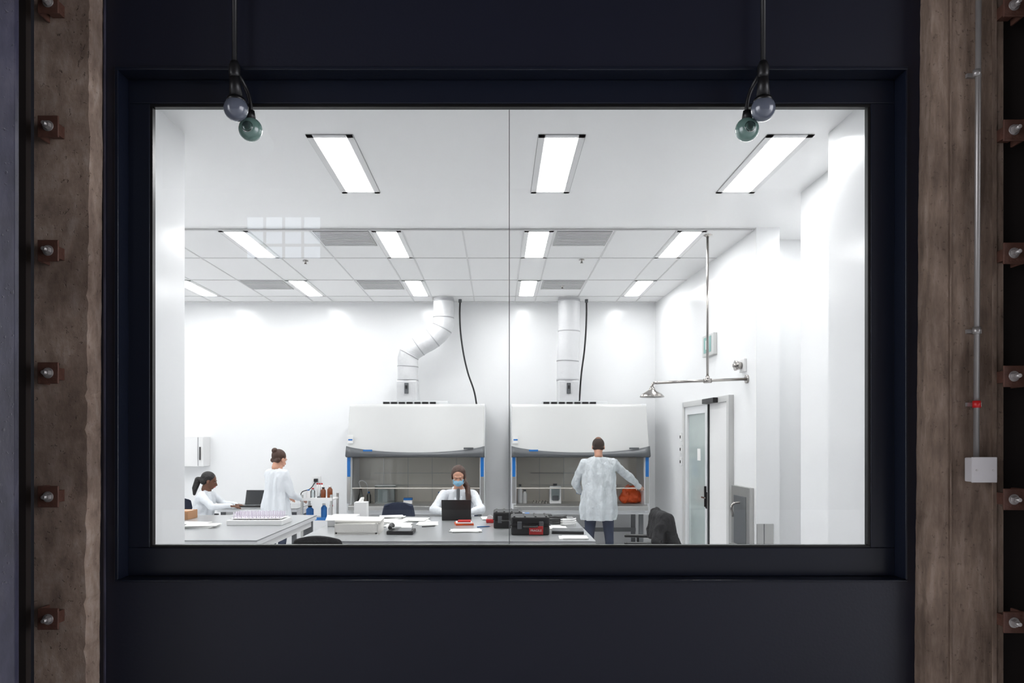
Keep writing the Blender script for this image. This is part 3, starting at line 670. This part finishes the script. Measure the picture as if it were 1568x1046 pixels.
# ================================================================ CHAIRS
def chair(x,y,rz,seat=.48,back=.95,fab='navyfab',arms=True,col='black'):
    g=grp('office_chair'); Mx=T(x,y,rz)
    def bx(n,*a,m,bev=.02,rot=None):
        ob=box(n,*a,m,g,bev,rot); ob.matrix_world=Mx@Matrix.LocRotScale(ob.location,Euler(rot or (0,0,0)),None); return ob
    bx('seat',-.23,.23,-.2,.24,seat-.07,seat,m=M[fab],bev=.03)
    vs=[];fs=[];n=10;k=8
    for j in range(k+1):
        t=j/k; z=seat+.12+(back-seat-.12)*t; w=.21*(1-.25*t**3)
        for i in range(n+1):
            s=-1+2*i/n; vs.append((s*w,-.24-.03*t+.05*s*s,z-(.03*s*s if j==k else 0)))
    for j in range(k):
        for i in range(n): fs.append((j*(n+1)+i,j*(n+1)+i+1,(j+1)*(n+1)+i+1,(j+1)*(n+1)+i))
    ob=meshob('backrest',vs,fs,M[fab],g,True); ob.data.transform(Mx); so=ob.modifiers.new('s','SOLIDIFY'); so.thickness=.045; so.offset=0
    b=ob.modifiers.new('b','BEVEL'); b.width=.015; b.segments=2
    tube('back_post',[Mx@V(p) for p in ((0,-.05,seat-.09),(0,-.27,seat-.07),(0,-.30,seat+.1),(0,-.28,seat+.3))],.018,M[col],g)
    cyl('gas_column',Mx@V((0,0,.10)),Mx@V((0,0,seat-.06)),.026,M[col],g)
    for i in range(5):
        a=i*2*math.pi/5+.3; e=V((.28*math.cos(a),.28*math.sin(a),.075))
        frustum('star_leg_%d'%i,Mx@V((0,0,.11)),Mx@e,.028,.018,M[col],g,12)
        cyl('caster_%d'%i,Mx@(e+V((-.014*math.sin(a),.014*math.cos(a),-.045))),Mx@(e+V((.014*math.sin(a),-.014*math.cos(a),-.045))),.03,M['black'],g,16)
        cyl('caster_stem_%d'%i,Mx@(e+V((0,0,-.03))),Mx@e,.01,M[col],g,8)
    if arms:
        for s in (-1,1):
            tube('arm_post',[Mx@V((s*.2,0,seat-.05)),Mx@V((s*.29,0,seat-.02)),Mx@V((s*.29,0,seat+.17))],.014,M[col],g)
            bx('arm_pad',s*.29-.035,s*.29+.035,-.12,.14,seat+.17,seat+.2,m=M[col],bev=.012)
    return g
chair(-1.35,5.62,0,.50,1.0,'blackfab',False)
chair(-1.26,8.75,175,.5,.93)
chair(-.455,8.50,180,.58,.98,'navyfab',False)
chair(-4.12,9.95,-90,.46,.90)
chair(1.42,7.25,80,.52,.97,'blackfab')
g=grp('draped_jacket')
cx,cy=1.66,7.28
pr=[C((cx-.02,cy-.2,.95),.045,(cx-.02,cy+.2,.96),.05)]
for i,(dy,zb,r) in enumerate(((-.2,.6,.06),(-.1,.5,.07),(0,.46,.075),(.1,.5,.07),(.2,.62,.06))):
    pr.append(C((cx+.03,cy+dy,.93),.05,(cx+.10+.015*(i%2),cy+dy*1.1,zb),r))
    pr.append(C((cx-.05,cy+dy*.8,.93),.04,(cx-.09,cy+dy*.7,.74),.035))
pr+= [C((cx-.02,cy-.2,.94),.06,(cx-.12,cy-.27,.72),.045),C((cx-.12,cy-.27,.72),.045,(cx-.05,cy-.28,.52),.04)]
blob('cloth',pr,.011,[M['blackfab']],g,smooth=3,wr=.02)
# ================================================================ CABINET CONTENTS + CART
def jar(x,y,z,r,h,m,cap,parent=None,name='reagent_bottle'):
    g=parent or grp(name); lathe('body',[(r*.95,0),(r,.01),(r,h*.7),(r*.5,h*.85),(r*.45,h*.9)],(x,y,z),m,g,18); cyl('cap',(x,y,z+h*.88),(x,y,z+h),r*.55,cap,g,16); return g
WZ=.775
g=grp('glass_tank'); box('tank_base',-1.80,-1.50,10.52,10.74,WZ,WZ+.012,M['white'],g)
for a in ((-1.80,-1.50,10.52,10.523),(-1.80,-1.50,10.737,10.74),(-1.80,-1.797,10.52,10.74),(-1.503,-1.50,10.52,10.74)): box('glass_wall',*a,WZ,WZ+.26,M['clear'],g)
box('tank_rim',-1.805,-1.495,10.515,10.745,WZ+.26,WZ+.27,M['white'],g)
box('tank_insert',-1.76,-1.62,10.56,10.70,WZ+.012,WZ+.2,M['white'],g)
for x in (-1.9,-.86,-.80,-.72): jar(x,10.6,WZ,.03,.16+.05*random.random(),M['clear'] if x<-.8 else M['white'],M['blue'])
for x,h in ((.33,.28),(.40,.2)): jar(x,10.6,WZ,.035,h,M['white'],M['cabdark'])
for xx in (-1.38,-.5):
    g=grp('pipette_tip_box'); box('base',xx,xx+.13,10.5,10.6,WZ,WZ+.05,M['white'],g,.004); box('lid',xx+.002,xx+.128,10.502,10.598,WZ+.051,WZ+.085,M['blue'],g,.004)
g=grp('vacuum_flask'); lathe('flask',[(.05,0),(.05,.05),(.02,.16),(.015,.22),(0,.22)],(-2.02,10.6,WZ),M['clear'],g,16); tube('hose',[(-2.02,10.6,WZ+.22),(-2.03,10.6,WZ+.33),(-1.95,10.62,WZ+.30),(-1.93,10.64,WZ+.1)],.006,M['white'],g,3)
g=grp('sample_dispenser'); box('housing',.76,.93,10.5,10.66,WZ,WZ+.26,M['white'],g,.01); box('front',.785,.905,10.495,10.5,WZ+.06,WZ+.22,M['clear'],g); box('inner',.80,.89,10.485,10.495,WZ+.05,WZ+.12,M['cabdark'],g,.004); cyl('knob',(.845,10.58,WZ+.26),(.845,10.58,WZ+.29),.03,M['cabdark'],g)
g=grp('biohazard_bag')
blob('bag',[E((1.97,10.62,WZ+.105),(.15,.10,.11)),C((1.86,10.6,WZ+.07),.07,(2.08,10.62,WZ+.08),.065),C((1.88,10.6,WZ+.18),.04,(1.92,10.6,WZ+.26),.022),C((1.98,10.6,WZ+.2),.04,(2.04,10.6,WZ+.24),.02),C((1.9,10.58,WZ+.25),.02,(2.02,10.58,WZ+.24),.02)],.009,[M['orange']],g,smooth=2,wr=.022)
g=grp('wire_rack')
for k in range(5): tube('wire_%d'%k,[(.53+k*.045,10.5,WZ),(.53+k*.045,10.5,WZ+.04),(.53+k*.045,10.65,WZ+.04),(.53+k*.045,10.65,WZ)],.004,M['chrome'],g,2,False)
g=grp('utility_cart'); a0,a1,b0,b1=-2.62,-2.20,9.55,9.95
for xx in (a0,a1-.03):
    for yy in (b0,b1-.03): box('post',xx,xx+.03,yy,yy+.03,.08,.98,M['steel'],g,.004); cyl('caster',(xx+.005,yy+.015,.04),(xx+.025,yy+.015,.04),.04,M['black'],g,16)
for z in (.3,.66,.92): box('shelf',a0,a1,b0,b1,z-.02,z,M['white'],g,.004); box('lip',a0,a1,b0-.004,b0+.006,z-.02,z+.02,M['blue'] if z==.66 else M['white'],g)
for i,(x,z,r,h,m,c) in enumerate(((-2.56,.92,.03,.12,'white','blue'),(-2.50,.92,.03,.14,'clear','red'),(-2.36,.92,.035,.15,'amber','black'),(-2.27,.92,.035,.17,'amber','white'),(-2.25,.66,.04,.17,'white','red'),(-2.35,.66,.04,.19,'blue','white'),(-2.54,.66,.05,.16,'blue','black'),(-2.30,.3,.05,.2,'white','blue'))): jar(x,9.72,z,r,h,M[m],M[c])
g=grp('pipette_stand'); box('base',-2.46,-2.40,9.78,9.9,.92,.94,M['cabdark'],g); cyl('post',(-2.43,9.84,.94),(-2.43,9.84,1.10),.008,M['chrome'],g,10)
for k in range(3): frustum('pipette_%d'%k,(-2.46+k*.03,9.81,1.10),(-2.46+k*.03,9.81,.95),.012,.004,M['white'],g,10); cyl('pip_top_%d'%k,(-2.46+k*.03,9.81,1.10),(-2.46+k*.03,9.81,1.12),.012,M['red'],g,10)
# ================================================================ PEOPLE
g=grp('man_in_gown'); mx=T(1.33,9.42,0)
J=dict(pelvis=(0,.0,.96),chest=(-.005,.03,1.27),neck=(0,.05,1.50),hdir=(0,.15,1),w=1.1,
 sh=[(-.195,.03,1.395),(.195,.03,1.40)],el=[(-.30,.10,1.13),(.43,.14,1.21)],wr=[(-.22,.33,1.02),(.60,.40,1.07)],
 hip=[(-.1,0,.9),(.1,0,.9)],knee=[(-.12,.03,.49),(.13,.02,.49)],ank=[(-.13,-.03,.085),(.15,-.03,.085)])
body(g,mx,J,M['gown'],M['jeans'],M['skin'],M['black'],1.05,.016)
loft('gown_skirt',[((0,.045,1.485),.085,.08),((0,.04,1.445),.14,.11),((0,.035,1.36),.195,.135),((0,.03,1.2),.21,.155),((-.005,.02,1.05),.205,.16),((-.005,.01,.92),.22,.165),((-.01,.0,.80),.235,.17),((-.01,0,.70),.23,.165),((-.01,0,.665),.22,.16)],M['gown'],g,mx,fold=.016,seed=3,wr=.026)
tube('neck_tie',[mx@V((-.03,-.055,1.465)),mx@V((0,-.095,1.42)),mx@V((.02,-.13,1.34)),mx@V((0,-.15,1.22))],.003,M['gown'],g,2)
head(g,mx@HM((0,.075,1.622),-12,-8),M['skin'],M['hairgr'],[E((0,-.020,.028),(.081,.092,.086)),C((-.05,-.06,-.03),.028,(.05,-.06,-.03),.028),E((0,-.03,.088),(.045,.058,.034),1)])
hand('hand_left',g,mx,(-.22,.335,1.02),(.15,1,-.15),(0,.1,1),1,M['glove'],30)
hand('hand_right',g,mx,(.60,.40,1.07),(.55,1,-.25),(0.1,.1,1),-1,M['skin'],22)
g=grp('woman_with_mask'); mx=T(-.455,8.46,180)
J=dict(pelvis=(0,-.02,.66),chest=(0,.04,.95),neck=(0,.08,1.155),hdir=(0,.35,1),w=.9,
 sh=[(-.165,.07,1.075),(.165,.07,1.075)],el=[(-.27,.33,.925),(.27,.33,.925)],wr=[(-.12,.50,.905),(.12,.50,.905)],
 hip=[(-.09,.05,.66),(.09,.05,.66)],knee=[(-.11,.44,.64),(.11,.44,.64)],ank=[(-.11,.40,.22),(.11,.40,.22)])
body(g,mx,J,M['coat'],M['jeans'],M['skin'],M['black'],.93,.013)
loft('coat_torso',[((0,.07,1.14),.075,.07),((0,.065,1.11),.13,.09),((0,.055,1.02),.17,.115),((0,.04,.9),.17,.13),((0,.02,.75),.175,.135),((0,.02,.62),.20,.17)],M['coat'],g,mx,fold=.010,seed=5,wr=.012)
blob('coat_collar',[C((-.06,.06,1.15),.018,(-.03,.17,1.02),.014),C((.06,.06,1.15),.018,(.03,.17,1.02),.014)],.006,[M['coat']],g,mx,3)
blob('blouse_front',[C((0,.14,1.13),.022,(0,.165,1.0),.018)],.006,[M['cabdark']],g,mx,3)
hairw=[E((0,-.026,.043),(.084,.097,.087)),C((-.05,-.05,-.02),.035,(.05,-.05,-.02),.035),E((-.072,.0,.01),(.014,.045,.05)),E((.072,.0,.01),(.014,.045,.05))]
hm=mx@HM((0,.125,1.285),-20,0)
head(g,hm,M['skin'],M['hairbr'],hairw,True)
blob('ponytail',[C((-.04,.02,1.25),.035,(-.10,.06,1.16),.034),C((-.10,.06,1.16),.034,(-.115,.16,1.07),.032),C((-.115,.16,1.07),.032,(-.12,.19,.95),.022),C((-.12,.19,.95),.022,(-.12,.20,.90),.008)],.007,[M['hairbr']],g,mx,4)
hand('hand_left',g,mx,(-.12,.50,.905),(.45,1,-.1),(0,.1,1),1,M['skin'],22,.92)
hand('hand_right',g,mx,(.12,.50,.905),(-.45,1,-.1),(0,.1,1),-1,M['skin'],22,.92)
g=grp('woman_with_ponytail'); mx=T(-4.10,9.95,-90)
J=dict(pelvis=(0,-.02,.54),chest=(0,.03,.83),neck=(0,.07,1.02),hdir=(0,.3,1),w=.9,
 sh=[(-.165,.06,.945),(.165,.06,.945)],el=[(-.22,.22,.80),(.24,.24,.80)],wr=[(-.14,.43,.80),(.16,.46,.81)],
 hip=[(-.09,.05,.54),(.09,.05,.54)],knee=[(-.11,.44,.52),(.11,.44,.52)],ank=[(-.11,.42,.09),(.11,.42,.09)])
body(g,mx,J,M['coat'],M['jeans'],M['skind'],M['black'],.93,.013)
loft('coat_torso',[((0,.06,1.0),.075,.07),((0,.055,.96),.13,.095),((0,.045,.88),.165,.12),((0,.03,.78),.17,.135),((0,.01,.66),.18,.14),((0,0,.52),.20,.17)],M['coat'],g,mx,fold=.010,seed=8,wr=.014)
head(g,mx@HM((0,.11,1.14),-14,12),M['skind'],M['hairbk'],[E((0,-.028,.043),(.086,.099,.087)),C((-.045,-.07,-.02),.045,(.045,-.07,-.02),.045),C((0,-.10,.0),.035,(0,-.15,-.02),.045),C((0,-.15,-.02),.045,(0,-.16,-.14),.04),C((0,-.16,-.14),.04,(0,-.15,-.22),.02)])
hand('hand_left',g,mx,(-.14,.43,.80),(.1,1,-.1),(0,.1,1),1,M['skind'],20,.92)
hand('hand_right',g,mx,(.16,.46,.81),(-.1,1,-.1),(0,.1,1),-1,M['skind'],20,.92)
g=grp('woman_standing'); mx=T(-2.90,9.42,-35)
J=dict(pelvis=(0,.0,.86),chest=(0,.01,1.15),neck=(0,.02,1.345),hdir=(0,.25,1),w=.92,
 sh=[(-.165,.01,1.265),(.165,.01,1.265)],el=[(-.22,.06,1.0),(.22,.06,1.0)],wr=[(-.14,.27,.93),(.14,.27,.93)],
 hip=[(-.09,0,.82),(.09,0,.82)],knee=[(-.10,.02,.45),(.10,.02,.45)],ank=[(-.10,-.02,.085),(.10,-.02,.085)])
body(g,mx,J,M['coat'],M['jeans'],M['skin'],M['black'],.95,.013)
loft('coat_skirt',[((0,.02,1.33),.075,.07),((0,.02,1.30),.13,.095),((0,.015,1.2),.175,.12),((0,.01,1.05),.165,.13),((0,.0,.92),.18,.14),((0,0,.8),.20,.155),((0,0,.62),.22,.17)],M['coat'],g,mx,fold=.014,seed=11,wr=.016)
head(g,mx@HM((0,.05,1.455),-18,0),M['skin'],M['hairbr'],[E((0,-.028,.04),(.085,.099,.089)),C((-.05,-.06,-.03),.034,(.05,-.06,-.03),.034),E((0,-.11,.085),(.042,.04,.038))])
hand('hand_left',g,mx,(-.14,.27,.93),(.1,1,-.3),(0,.1,1),1,M['skin'],25,.92)
hand('hand_right',g,mx,(.14,.27,.93),(-.1,1,-.3),(0,.1,1),-1,M['skin'],25,.92)

# ================================================================ finalise groups: empty at base centre of its parts
bpy.context.view_layer.update()
for e,obs in GROUPS.items():
    lo=V((1e9,)*3); hi=V((-1e9,)*3)
    for o in obs:
        for c in o.bound_box:
            p=o.matrix_world@V(c); lo=V(map(min,lo,p)); hi=V(map(max,hi,p))
    e.location=((lo.x+hi.x)/2,(lo.y+hi.y)/2,lo.z)
bpy.context.view_layer.update()
for e,obs in GROUPS.items():
    for o in obs:
        o.parent=e; o.matrix_parent_inverse=e.matrix_world.inverted()
